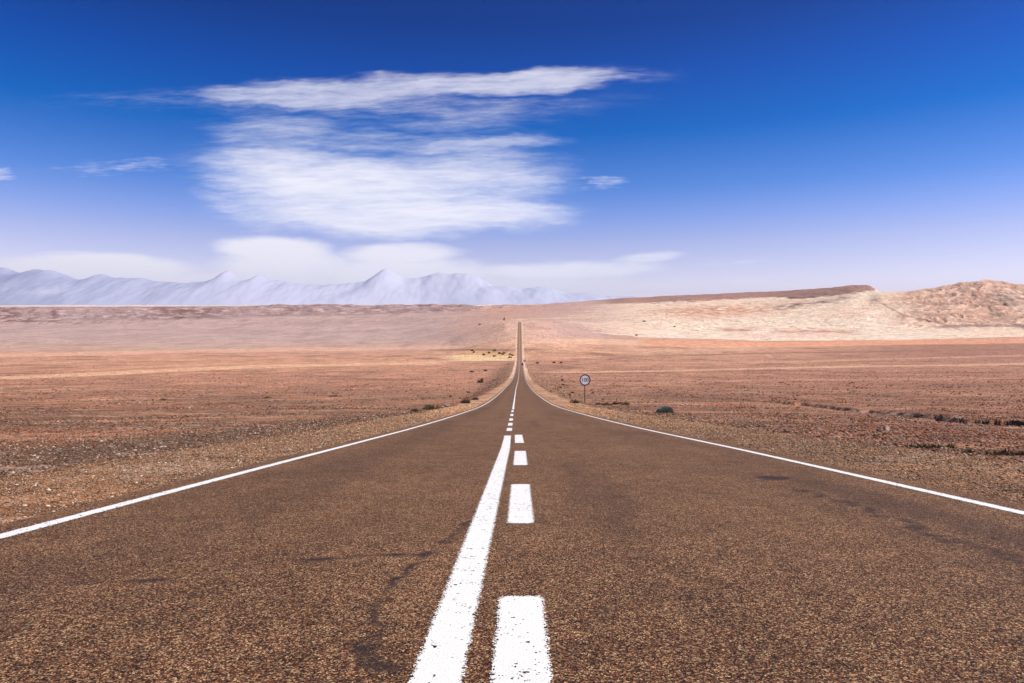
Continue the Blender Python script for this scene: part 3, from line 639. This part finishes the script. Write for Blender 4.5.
# ------------------------------------------------------------------ far volcanoes
m_, t_, b_, o_ = new_mat('hazed_volcano_rock')
g_ = t_.node('ShaderNodeNewGeometry').outputs['Position']
spz = t_.node('ShaderNodeSeparateXYZ'); t_.l.new(g_, spz.inputs[0])
nn_ = t_.noise(g_, 0.0006, 6, 0.6)
ca_ = t_.mix(t_.sstep(spz.outputs[0], -24000.0, -6000.0), (0.33, 0.34, 0.46, 1), (0.55, 0.55, 0.65, 1))  # blue-grey tint, paler to the right: haze painted into the rock colour
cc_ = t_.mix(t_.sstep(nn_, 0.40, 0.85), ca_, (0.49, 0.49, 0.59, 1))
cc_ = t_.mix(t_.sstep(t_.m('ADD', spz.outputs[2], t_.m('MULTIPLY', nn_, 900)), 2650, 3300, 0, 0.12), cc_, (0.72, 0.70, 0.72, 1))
t_.put(b_.inputs['Base Color'], cc_); b_.inputs['Roughness'].default_value = 0.95
M_VOLC = m_
D0 = 30000.0
PK = [(-60, 263, 70), (0, 268, 26), (33, 270.5, 15), (50, 271, 15), (66, 275.5, 22), (100, 270, 20), (142, 274, 24), (190, 279, 40), (228, 264.5, 12), (258, 270, 11), (278, 275, 18),
      (300, 281, 50), (350, 278.5, 26), (386, 263.5, 16), (410, 277, 26), (438, 273, 17), (456, 273.5, 15), (472, 274, 15), (486, 278, 30), (540, 285, 60), (-200, 272, 80)]
xs = np.linspace(-1.15, 1.15, 1500)*D0; ds = np.linspace(D0-5200, D0+5600, 110)
Dm, Xm = np.meshgrid(ds, xs, indexing='ij'); pxm = VX+F*Xm/Dm
floor_y = np.interp(pxm, [-400, 0, 220, 300, 340, 480, 530, 600, 690, 800, 1300], [278, 280, 281.5, 285, 284, 283.5, 287, 292, 300, 310, 312])
env = np.clip(1-np.abs((Dm-D0)/5000)**1.6, 0, 1)
Z = (VY-floor_y-2.5+fbm(Xm/2600, Dm/5000, 5, 311)*8)/F*D0*env
for px, py, wd in PK:
    cx = (px-VX)/F*D0; hh = (VY-py-3.0)/F*D0
    r = np.hypot((Xm-cx)/(wd/F*D0), (Dm-D0)/max(1300.0, wd/F*D0*1.1))
    fy = np.interp(px, [-400, 0, 220, 300, 340, 480, 530, 600], [278, 280, 281.5, 285, 284, 283.5, 287, 292])
    Z = Z+np.maximum(0, hh-(VY-fy)/F*D0)*np.exp(-r**1.5)*1.0
nz = 0.5*ridged(Xm/1300+fbm(Xm/3000, Dm/3000, 2, 303)*2, Dm/1700, 5, 301, 0.6)+0.5*(0.72+fbm(Xm/900, Dm/900, 5, 305, 0.6))
Z = Z+(nz-0.72)*24*np.clip(env*1.5, 0, 1)
Z = np.where(np.abs(Dm-D0) > 4950, -400, Z)
kk = np.interp(pxm, [-400, 60, 240, 420, 700, 1300], [0.95, 1.0, 1.15, 1.38, 1.45, 1.3])     # the range swings away to the right
Xm, Dm, Z = Xm*kk, Dm*kk, Z*kk
vm = grid_mesh('volcano_range', Xm, Dm, Z)
link('mountains', vm, M_VOLC, kind='structure')
ZTOP = float(Z.max())

# ------------------------------------------------------------------ haze: one closed box of pale dusty air
HAZE = 1.05e-5
bx0, bx1, by0, by1, bz0, bz1 = -190000, 190000, -9000, 66000, min(GMIN, float(Z.min()))-1.0, ZTOP+60
V8 = [(x, y, z) for z in (bz0, bz1) for y in (by0, by1) for x in (bx0, bx1)]
hm = mesh_from('haze', V8, [(0, 2, 3, 1), (4, 5, 7, 6), (0, 1, 5, 4), (2, 6, 7, 3), (0, 4, 6, 2), (1, 3, 7, 5)])
mh = bpy.data.materials.new('haze_air'); mh.use_nodes = True; th = NT(mh.node_tree); th.n.clear()
oh = th.node('ShaderNodeOutputMaterial'); pv = th.node('ShaderNodeVolumePrincipled')
pv.inputs['Color'].default_value = (0.30, 0.50, 1.0, 1); pv.inputs['Density'].default_value = HAZE; pv.inputs['Anisotropy'].default_value = 0.35
th.l.new(pv.outputs[0], oh.inputs['Volume'])
link('haze', hm, mh, kind='stuff')

# ------------------------------------------------------------------ speed sign
def tube(V, Fc, p0, p1, r0, r1, n=12, cap=True):
    p0 = Vector(p0); p1 = Vector(p1); ax = (p1-p0).normalized()
    a = ax.orthogonal().normalized(); b = ax.cross(a); s = len(V)
    for p, r in ((p0, r0), (p1, r1)):
        for k in range(n):
            an = 2*PI*k/n; V.append(p+a*math.cos(an)*r+b*math.sin(an)*r)
    for k in range(n): Fc.append((s+k, s+(k+1) % n, s+n+(k+1) % n, s+n+k))
    if cap: Fc.append(tuple(s+k for k in range(n))[::-1]); Fc.append(tuple(s+n+k for k in range(n)))
def box(V, Fc, c, h):
    s = len(V)
    for dx in (-1, 1):
        for dy in (-1, 1):
            for dz in (-1, 1): V.append(Vector((c[0]+dx*h[0], c[1]+dy*h[1], c[2]+dz*h[2])))
    for f in [(0, 1, 3, 2), (4, 6, 7, 5), (0, 4, 5, 1), (2, 3, 7, 6), (0, 2, 6, 4), (1, 5, 7, 3)]: Fc.append(tuple(s+i for i in f))
sx, sy, sz = place(585.0, 403.0)
S = sy/F        # metres per picture unit at the sign
M_WHITE = simple_mat('sign_white', (0.80, 0.80, 0.82), 0.4, 0.03, 5); M_RIM = simple_mat('sign_rim', (0.085, 0.035, 0.045), 0.4, 0.1, 5)
M_NUM = simple_mat('sign_black', (0.02, 0.025, 0.05), 0.4, 0.05, 5); M_POST = simple_mat('post_steel', (0.10, 0.075, 0.06), 0.7, 0.2, 20); M_BOLT = simple_mat('bolt_steel', (0.4, 0.4, 0.4), 0.4, 0.1, 20, metal=0.8)
sg = bpy.data.objects.new('speed_limit_sign', None); COL.objects.link(sg); sg.location = (sx, sy, sz); sg.rotation_euler = (0, 0, R(13))
sg['label'] = 'round white speed limit sign with dark rim reading 100 beside the right shoulder'; sg['category'] = 'road sign'
hc = 23.0*S; rad = 5.7*S
V, Fc = [], []; tube(V, Fc, (0, 0.05, -0.4), (0, 0.05, hc+rad*0.6), 0.058, 0.055, 14); link('post', mesh_from('post', V, Fc, False), M_POST, sg)
V, Fc = [], []; tube(V, Fc, (0, 0.05, -0.3), (0, 0.05, 0.07), 0.17, 0.15, 14); link('footing', mesh_from('footing', V, Fc), simple_mat('footing_concrete', (0.3, 0.22, 0.17), 0.9), sg)
V, Fc = [], []; tube(V, Fc, (0, -0.030, hc), (0, -0.018, hc), rad*0.995, rad*0.995, 48); pan = link('panel', mesh_from('panel', V, Fc), M_WHITE, sg)
V, Fc = [], []
N = 64
for k in range(N):
    a = 2*PI*k/N; ca, sa = math.cos(a), math.sin(a)
    for r, y in ((rad*0.80, -0.036), (rad*1.0, -0.036), (rad*1.0, -0.016), (rad*0.80, -0.0305)): V.append(Vector((ca*r, y, hc+sa*r)))
for k in range(N):
    q = (k+1) % N
    for j in range(4): Fc.append((4*k+j, 4*k+(j+1) % 4, 4*q+(j+1) % 4, 4*q+j))
link('rim', mesh_from('rim', V, Fc), M_RIM, sg)
cu = bpy.data.curves.new('number', 'FONT'); cu.body = '100'; cu.align_x = 'CENTER'; cu.align_y = 'CENTER'; cu.size = rad*0.98; cu.extrude = 0.002; cu.offset = rad*0.008; cu.space_character = 0.95
to = bpy.data.objects.new('tmp', cu); COL.objects.link(to)
nm = bpy.data.meshes.new_from_object(to.evaluated_get(bpy.context.evaluated_depsgraph_get())); bpy.data.objects.remove(to)
no = link('number', nm, M_NUM, sg); no.rotation_euler = (PI/2, 0, 0); no.location = (0, -0.034, hc)
for dzb in (-rad*0.35, rad*0.35):
    V, Fc = [], []; box(V, Fc, (0, 0.04, hc+dzb), (0.16, 0.055, 0.022)); link('bracket', mesh_from('bracket', V, Fc), M_BOLT, sg)

# ------------------------------------------------------------------ shrubs
def mat_shrub(name, c1, c2):
    m, t, b, out = new_mat(name)
    a = t.node('ShaderNodeAttribute', attribute_name='leaf').outputs['Fac']
    t.put(b.inputs['Base Color'], t.mix(a, (*c1, 1), (*c2, 1))); b.inputs['Roughness'].default_value = 0.85; b.inputs['Specular IOR Level'].default_value = 0.15
    return m
M_GREY = mat_shrub('grey_green_leaves', (0.15, 0.18, 0.15), (0.40, 0.44, 0.36)); M_OLIVE = mat_shrub('olive_scrub', (0.10, 0.078, 0.038), (0.30, 0.23, 0.12)); M_YEL = mat_shrub('yellow_green_tuft', (0.12, 0.12, 0.03), (0.34, 0.32, 0.10))
M_BROWN = mat_shrub('brown_scrub', (0.16, 0.10, 0.06), (0.34, 0.22, 0.14))
M_STEM = simple_mat('dry_stem', (0.14, 0.09, 0.05), 0.9, 0.2, 20)
def shrub_meshes(w_, h_, n, seed, dome=False, leaf=0.05):
    rg = random.Random(seed); V, Fc, A = [], [], []
    lobes = [(rg.uniform(-0.42, 0.42)*w_, rg.uniform(-0.25, 0.25)*w_*0.6, rg.uniform(0.55, 1.0)*h_, rg.uniform(0.16, 0.3)*w_) for _ in range(6)] if not dome else [(0, 0, h_, w_*0.5)]
    for k in range(n):
        lx, ly, lh, lr = lobes[k % len(lobes)]
        th = rg.uniform(0, 2*PI); ph = math.acos(rg.uniform(0, 1)); rr = rg.uniform(0.35, 1.0)**0.5
        c = Vector((lx+math.cos(th)*math.sin(ph)*lr*rr, ly+math.sin(th)*math.sin(ph)*lr*rr*0.8, math.cos(ph)*lh*rr))
        out = Vector((math.cos(th)*math.sin(ph), math.sin(th)*math.sin(ph), math.cos(ph)+0.4)).normalized()
        L = leaf*rg.uniform(0.7, 1.9); side = out.cross(Vector((rg.uniform(-1, 1), rg.uniform(-1, 1), rg.uniform(-1, 1)))).normalized()*leaf*0.35
        s = len(V); V += [c-side, c+side, c+out*L+side*0.3, c+out*L-side*0.3]; Fc.append((s, s+1, s+2, s+3)); a = rg.random(); A += [a]*4
    me = mesh_from('foliage', V, Fc); fattr(me, 'leaf', A)
    V, Fc = [], []
    for k in range(14):
        lx, ly, lh, lr = lobes[k % len(lobes)]; a = rg.uniform(0, 2*PI)
        tube(V, Fc, (lx*0.12, ly*0.12, -0.06), (lx+math.cos(a)*lr*0.7, ly+math.sin(a)*lr*0.6, lh*rg.uniform(0.5, 0.85)), leaf*0.22, leaf*0.08, 5)
    return me, mesh_from('stems', V, Fc)
def shrub(px, py, wpx, hpx, mat, label, name='desert_shrub', cat='shrub', group=None, dome=False, n=None, seed=None):
    x, d, z = place(px, py); s = d/F; W_, H_ = wpx*s, hpx*s
    leaf = max(0.05, 0.9*s)
    n = n or int(min(1600, max(60, 1.6*W_*H_/leaf**2*6)))
    fm, sm = shrub_meshes(W_, H_, n, seed or int(px*7+py*13), dome, leaf)
    e = bpy.data.objects.new(name, None); COL.objects.link(e); e.location = (x, d, z-0.02); e['label'] = label; e['category'] = cat
    if group: e['group'] = group
    link('foliage', fm, mat, e); link('stems', sm, M_STEM, e)
    return e
shrub(665, 412.6, 16.5, 6.2, M_GREY, 'grey-green dome-shaped bush at the edge of the right shoulder', 'cushion_bush', 'bush', dome=True, n=2600)
shrub(575, 403.2, 8, 3.6, M_OLIVE, 'dark scrubby bush just left of the speed limit sign')
shrub(617, 404.6, 9, 3, M_OLIVE, 'small dark shrub, first one right of the speed limit sign')
shrub(625, 405.0, 8, 2.6, M_OLIVE, 'small low shrub, second one right of the speed limit sign')
shrub(604, 405.4, 16, 2.4, M_OLIVE, 'long low brown scrub patch between the sign post and the small shrubs')
shrub(432, 410.0, 17, 5, M_OLIVE, 'widest dark olive scrub clump on the left shoulder edge')
shrub(414, 412.0, 7, 3, M_OLIVE, 'small dark scrub tuft left of the widest clump on the left shoulder edge')
shrub(465, 403.4, 10, 4.5, M_OLIVE, 'olive scrub clump on the left shoulder between the widest clump and the bend')
shrub(476, 400.2, 8, 2.6, M_OLIVE, 'low scrub strip on the left shoulder nearest the road bend')
shrub(479, 382.8, 6, 3, M_OLIVE, 'lone dark shrub on the plain left of where the road narrows')
shrub(162, 401, 8, 1.6, M_OLIVE, 'lone dark shrub on the flat plain far to the left')
shrub(268, 398.5, 9, 1.2, M_OLIVE, 'thin dark scrub on the left plain, nearer the left of two')
shrub(332, 397, 8, 1.2, M_OLIVE, 'thin dark scrub on the left plain, nearer the road of two')
shrub(913, 447.6, 22, 3.6, M_OLIVE, 'dark green tuft strip at the right shoulder edge, left of the yellow one')
shrub(934, 447.6, 16, 3, M_OLIVE, 'reddish dark tuft strip touching the yellow tuft on the right shoulder edge')
shrub(949, 447.6, 9, 4, M_YEL, 'bright yellow-green grass tuft at the right shoulder edge', 'grass_tuft', 'grass tuft')
shrub(966, 452.0, 12, 2.6, M_OLIVE, 'flat thin tuft right of the yellow grass tuft')
shrub(995, 454.0, 20, 3.8, M_OLIVE, 'green scrub strip near the right edge of the picture, left of two')
shrub(1014, 454.5, 18, 3.4, M_OLIVE, 'green scrub strip at the right edge of the picture, right of two')
GS = 'scattered scrub on the pale flat left of the road'
rg = random.Random(5)
for k in range(13):
    shrub(514-abs(rg.gauss(0, 1))*16-1, rg.uniform(351, 358), rg.uniform(1.2, 3), rg.uniform(0.5, 1.0), rg.choice([M_OLIVE, M_YEL, M_YEL]), 'tiny olive scrub bush on the pale flat beside the road in the dip', group=GS, n=70)
GR = 'scattered scrub on the bank right of the road'
for k in range(9):
    t = rg.random(); py = 362+t*34; px = 523+(py-358)*1.05+rg.uniform(2, 34)
    shrub(px, py, rg.uniform(1.2, 3.0), rg.uniform(0.4, 0.9), rg.choice([M_OLIVE, M_BROWN]), 'small dark scrub bush on the bank right of the dipping road', group=GR, n=90)
GL = 'scattered scrub on the bank left of the road'
for k in range(6):
    t = rg.random(); py = 368+t*30; px = 510-(py-360)*1.1-rg.uniform(2, 26)
    shrub(px, py, rg.uniform(1.5, 3.2), rg.uniform(0.4, 0.9), rg.choice([M_OLIVE, M_BROWN]), 'small dark scrub bush on the bank left of the dipping road', group=GL, n=90)

# ------------------------------------------------------------------ rocks
M_RPALE = simple_mat('pale_rock', (0.50, 0.40, 0.32), 0.9, 0.2, 6); M_RDARK = simple_mat('dark_rock', (0.11, 0.075, 0.06), 0.9, 0.2, 6); M_RRED = simple_mat('rust_rock', (0.26, 0.14, 0.09), 0.9, 0.2, 6)
_ico = None
def ico(sub=1):
    import bmesh
    bm = bmesh.new(); bmesh.ops.create_icosphere(bm, subdivisions=sub, radius=1.0)
    v = np.array([p.co[:] for p in bm.verts]); f = [tuple(q.index for q in fc.verts) for fc in bm.faces]; bm.free(); return v, f
IV1, IF1 = ico(1); IV2, IF2 = ico(3)
def rock_mesh(seed, sx_, sy_, sz_):
    r_ = np.random.RandomState(seed); v = IV2.copy()
    for k in range(9):
        n = r_.normal(size=3); n /= np.linalg.norm(n); dlim = r_.uniform(0.45, 0.85); s = v@n; v = v-np.maximum(0, s-dlim)[:, None]*n[None, :]
    v = v*(1+0.12*fbm(v[:, 0]*2+seed, v[:, 1]*2+v[:, 2], 3, seed)[:, None])
    v = v*np.array([sx_, sy_, sz_])/2/0.75
    return mesh_from('rock', v, IF2)
def rock(px, py, wpx, hpx, mat, label, group=None, name='rock'):
    x, d, z = place(px, py); s = d/F
    o = link(name, rock_mesh(int(px*11+py*3) % 9999, wpx*s, wpx*s*0.8, hpx*s*1.25), mat, None, (x, d, z+hpx*s*0.35), label=label, category='rock')
    if group: o['group'] = group
    return o
rock(885, 430, 6, 4.2, M_RPALE, 'pale rock, biggest of the heap beyond the right shoulder')
rock(878, 431, 5, 2.5, M_RDARK, 'dark rock at the left foot of the pale rock heap')
rock(893, 432, 3.5, 2, M_RPALE, 'pale rock at the right foot of the heap')
rock(884, 434, 4, 1.8, M_RDARK, 'dark flat rock in front of the pale rock heap')
rock(900, 436, 3.5, 1.8, M_RPALE, 'pale rock between the heap and the tuft strip')
rock(447, 406.6, 5, 2.6, M_RPALE, 'pale rock on the left shoulder edge beside the scrub clumps')
rock(443, 408, 3.4, 1.8, M_RPALE, 'small pale rock on the left shoulder edge beside the widest scrub clump')
rock(525.5, 361.5, 4, 1.6, M_RPALE, 'white boulder right beside the road in the dip')
rock(522.3, 365.5, 2.2, 2.6, M_RDARK, 'dark boulder touching the road edge in the dip')
rock(504.2, 320.3, 1.5, 2.6, M_RRED, 'brown upright boulder left of the road at its far crest')
rock(480, 324.6, 3.4, 1.0, M_RDARK, 'flat dark boulder on the slope left of the far crest')
rock(636.5, 335.6, 2.4, 1.4, M_RDARK, 'small black boulder at the left foot of the pale hills')
rock(644.4, 321.6, 3.2, 1.2, M_RDARK, 'small dark boulder up on the pale slope')
rock(674, 327, 1.8, 1.4, M_RDARK, 'tiny dark boulder on the pale flat apron')
GK = 'loose rocks on the bank beyond the shoulders'
for k in range(60):
    if k % 2: d = rg.uniform(9, 50); x = SL-rg.uniform(0.6, 7)
    else: d = rg.uniform(12, 60); x = SR+rg.uniform(0.4, 3.5)
    s = rg.uniform(0.06, 0.15)
    link('rock', rock_mesh(500+k, s, s*0.8, s*0.7), rg.choice([M_RPALE, M_RDARK, M_RRED]), None, (x, d, ground_z(x, d)+s*0.15), label='fist-sized loose rock lying on the bank beside the %s shoulder' % ('left' if k % 2 else 'right'), category='rock', group=GK+(' left' if k % 2 else ' right'))

# rubble and gravel: too many to count
def scatter(name, mat, xs, ds, ss_, seed):
    r_ = np.random.RandomState(seed); zs = terrain(xs, ds)
    nV = len(IV1); A = []; T = []
    base = IV1[None, :, :]*(1+0.0)
    sc_ = ss_[:, None]*r_.uniform(0.6, 1.25, (len(xs), 3))*np.array([1, 1, 0.62])
    ang = r_.uniform(0, 2*PI, len(xs)); v = base*sc_[:, None, :]*(1+r_.uniform(-0.28, 0.28, (len(xs), nV, 1)))
    c_, s_ = np.cos(ang)[:, None], np.sin(ang)[:, None]
    X = v[:, :, 0]*c_-v[:, :, 1]*s_+xs[:, None]; Y = v[:, :, 0]*s_+v[:, :, 1]*c_+ds[:, None]; Z_ = v[:, :, 2]+zs[:, None]+ss_[:, None]*0.15
    co = np.stack([X, Y, Z_], 2).reshape(-1, 3).astype(np.float32)
    fa = np.array(IF1, np.int32); q = (fa[None, :, :]+(np.arange(len(xs))*nV)[:, None, None]).reshape(-1, 3).astype(np.int32)
    me = bpy.data.meshes.new(name); me.vertices.add(len(co)); me.vertices.foreach_set('co', co.ravel()); me.loops.add(q.size); me.loops.foreach_set('vertex_index', q.ravel())
    me.polygons.add(len(q)); me.polygons.foreach_set('loop_start', np.arange(0, q.size, 3, dtype=np.int32)); me.polygons.foreach_set('loop_total', np.full(len(q), 3, np.int32)); me.update()
    fattr(me, 'stone', np.repeat(r_.rand(len(xs)), nV))
    return me
def stone_mat(name, stops):
    m, t, b, out = new_mat(name); a = t.node('ShaderNodeAttribute', attribute_name='stone').outputs['Fac']
    t.put(b.inputs['Base Color'], t.ramp(a, stops)); b.inputs['Roughness'].default_value = 0.9; b.inputs['Specular IOR Level'].default_value = 0.15; return m
M_RUB = stone_mat('rubble', [(0, (0.05, 0.030, 0.020)), (0.45, (0.15, 0.080, 0.047)), (0.82, (0.28, 0.17, 0.11)), (0.96, (0.42, 0.31, 0.23)), (1, (0.60, 0.50, 0.40))])
M_GRV = stone_mat('gravel', [(0, (0.06, 0.035, 0.022)), (0.4, (0.20, 0.12, 0.07)), (0.75, (0.36, 0.23, 0.14)), (1, (0.66, 0.54, 0.40))])
r_ = np.random.RandomState(3)
n = 15000; ds = 5+np.abs(r_.beta(1.0, 2.2, n))*75; xs = SL-0.2-r_.beta(1.1, 2.6, n)*14-ds*0.02
me1 = scatter('rubble', M_RUB, xs, ds, r_.uniform(0.010, 0.034, n)*(1+ds/45), 1)
link('rubble', me1, M_RUB, kind='stuff', label='dark broken rubble on the bank left of the road', category='rubble')
n = 9000; ds = 6+r_.beta(1.0, 2.0, n)*90; xs = SR+0.1+r_.beta(1.0, 2.6, n)*9
me2 = scatter('rubble', M_RUB, xs, ds, r_.uniform(0.010, 0.04, n)*(1+ds/45), 2)
link('rubble', me2, M_RUB, kind='stuff', label='broken rubble on the ground right of the right shoulder', category='rubble')
n = 5000; ds = 4+r_.beta(1.0, 1.8, n)*40; sd_ = r_.rand(n) < 0.5; xs = np.where(sd_, r_.uniform(SL-0.3, EL-0.02, n), r_.uniform(ER+0.02, SR+0.4, n))
me3 = scatter('gravel', M_GRV, xs, ds, r_.uniform(0.006, 0.018, n)*(1+ds/30), 3)
link('gravel', me3, M_GRV, kind='stuff', label='tan loose gravel on the road shoulders', category='gravel')
def tinted_stones(name, xs, ds, size, seed, lo=0.30, hi=1.75):
    r_ = np.random.RandomState(seed); n = len(xs); zs = terrain(xs, ds)
    O6 = np.array([(1, 0, 0), (-1, 0, 0), (0, 1, 0), (0, -1, 0), (0, 0, 1), (0, 0, -1)], float)
    F8 = np.array([(0, 2, 4), (2, 1, 4), (1, 3, 4), (3, 0, 4), (2, 0, 5), (1, 2, 5), (3, 1, 5), (0, 3, 5)], np.int32)
    v = O6[None]+r_.uniform(-0.38, 0.38, (n, 6, 3)); v = v*size[:, None, None]*r_.uniform(0.6, 1.2, (n, 1, 3))*np.array([1, 1, 0.62])
    a = r_.uniform(0, 2*PI, n); ca, sa = np.cos(a)[:, None], np.sin(a)[:, None]
    co = np.stack([v[:, :, 0]*ca-v[:, :, 1]*sa+xs[:, None], v[:, :, 0]*sa+v[:, :, 1]*ca+ds[:, None], v[:, :, 2]+zs[:, None]+size[:, None]*0.1], 2).reshape(-1, 3).astype(np.float32)
    q = (F8[None]+(np.arange(n)*6)[:, None, None]).reshape(-1, 3).astype(np.int32)
    me = bpy.data.meshes.new(name); me.vertices.add(len(co)); me.vertices.foreach_set('co', co.ravel()); me.loops.add(q.size); me.loops.foreach_set('vertex_index', q.ravel())
    me.polygons.add(len(q)); me.polygons.foreach_set('loop_start', np.arange(0, q.size, 3, dtype=np.int32)); me.polygons.foreach_set('loop_total', np.full(len(q), 3, np.int32)); me.update()
    c = colour(xs, ds, zs); k = lo+(hi-lo)*r_.rand(n)**1.2
    c = c*k[:, None]*(1+r_.uniform(-0.10, 0.10, (n, 3)))
    pale = r_.rand(n) < 0.15; c[pale] = c[pale]*0.4+np.array([0.45, 0.38, 0.30])*0.7
    cattr(me, 'tint', np.repeat(np.clip(c, 0.01, 0.8), 6, axis=0)); return me
mS, tS, bS, oS = new_mat('local_stone'); aS = tS.node('ShaderNodeAttribute', attribute_name='tint'); tS.put(bS.inputs['Base Color'], aS.outputs['Color']); bS.inputs['Roughness'].default_value = 0.92; bS.inputs['Specular IOR Level'].default_value = 0.15
# shoulders: dense crushed stone
n = 90000; ys_ = r_.rand(n); ds = 1.0/(1/3.2+(1/70.0-1/3.2)*ys_**0.75); sd_ = r_.rand(n) < 0.5
xs = np.where(sd_, r_.uniform(SL-0.4, EL-0.01, n), r_.uniform(ER+0.01, SR+0.5, n))+bend(ds)
me5 = tinted_stones('gravel', xs, ds, r_.uniform(0.5, 1.3, n)*ds/F*0.75+0.003, 11, 0.25, 1.9)
link('gravel', me5, mS, kind='stuff', label='crushed stone covering both road shoulders', category='gravel')
# plain: stones and clods out to the valley floor
n = 120000; yy = 350+(r_.rand(n)**0.8)*140; dgrid = np.geomspace(4, 1300, 3000); ygrid = VY-F*(road_z(dgrid)-0.6)/dgrid
ds = np.interp(-yy, -ygrid, dgrid)*r_.uniform(0.93, 1.07, n); xs = r_.uniform(-0.95, 0.95, n)*ds; xr_ = xs-bend(ds)
keep = (xr_ < SL-0.3) | (xr_ > SR+0.4); xs = xs[keep]; ds = ds[keep]; n = len(xs)
clus = ss(fbm(xs/12, ds/30, 3, 501), -0.25, 0.25)
me6 = tinted_stones('stones', xs, ds, np.minimum(r_.uniform(0.4, 1.45, n)*ds/F*(0.45+0.6*clus), 0.6)+0.004, 12, 0.25, 1.7)
link('stones', me6, mS, kind='stuff', label='small stones and clods covering the desert plain', category='stones')
n = 9000; ds = 12*np.exp(r_.rand(n)**0.8*4.2); xs = np.where(r_.rand(n) < 0.5, -1, 1)*(8+r_.rand(n)*ds*0.95)
me4 = scatter('stones', M_RUB, xs, ds, r_.uniform(0.015, 0.042, n)*(1+ds/75), 4)
link('stones', me4, M_RUB, kind='stuff', label='loose stones strewn over the desert plain', category='stones')
print('GMIN', GMIN, 'ZTOP', ZTOP, 'sign', sx, sy, sz)
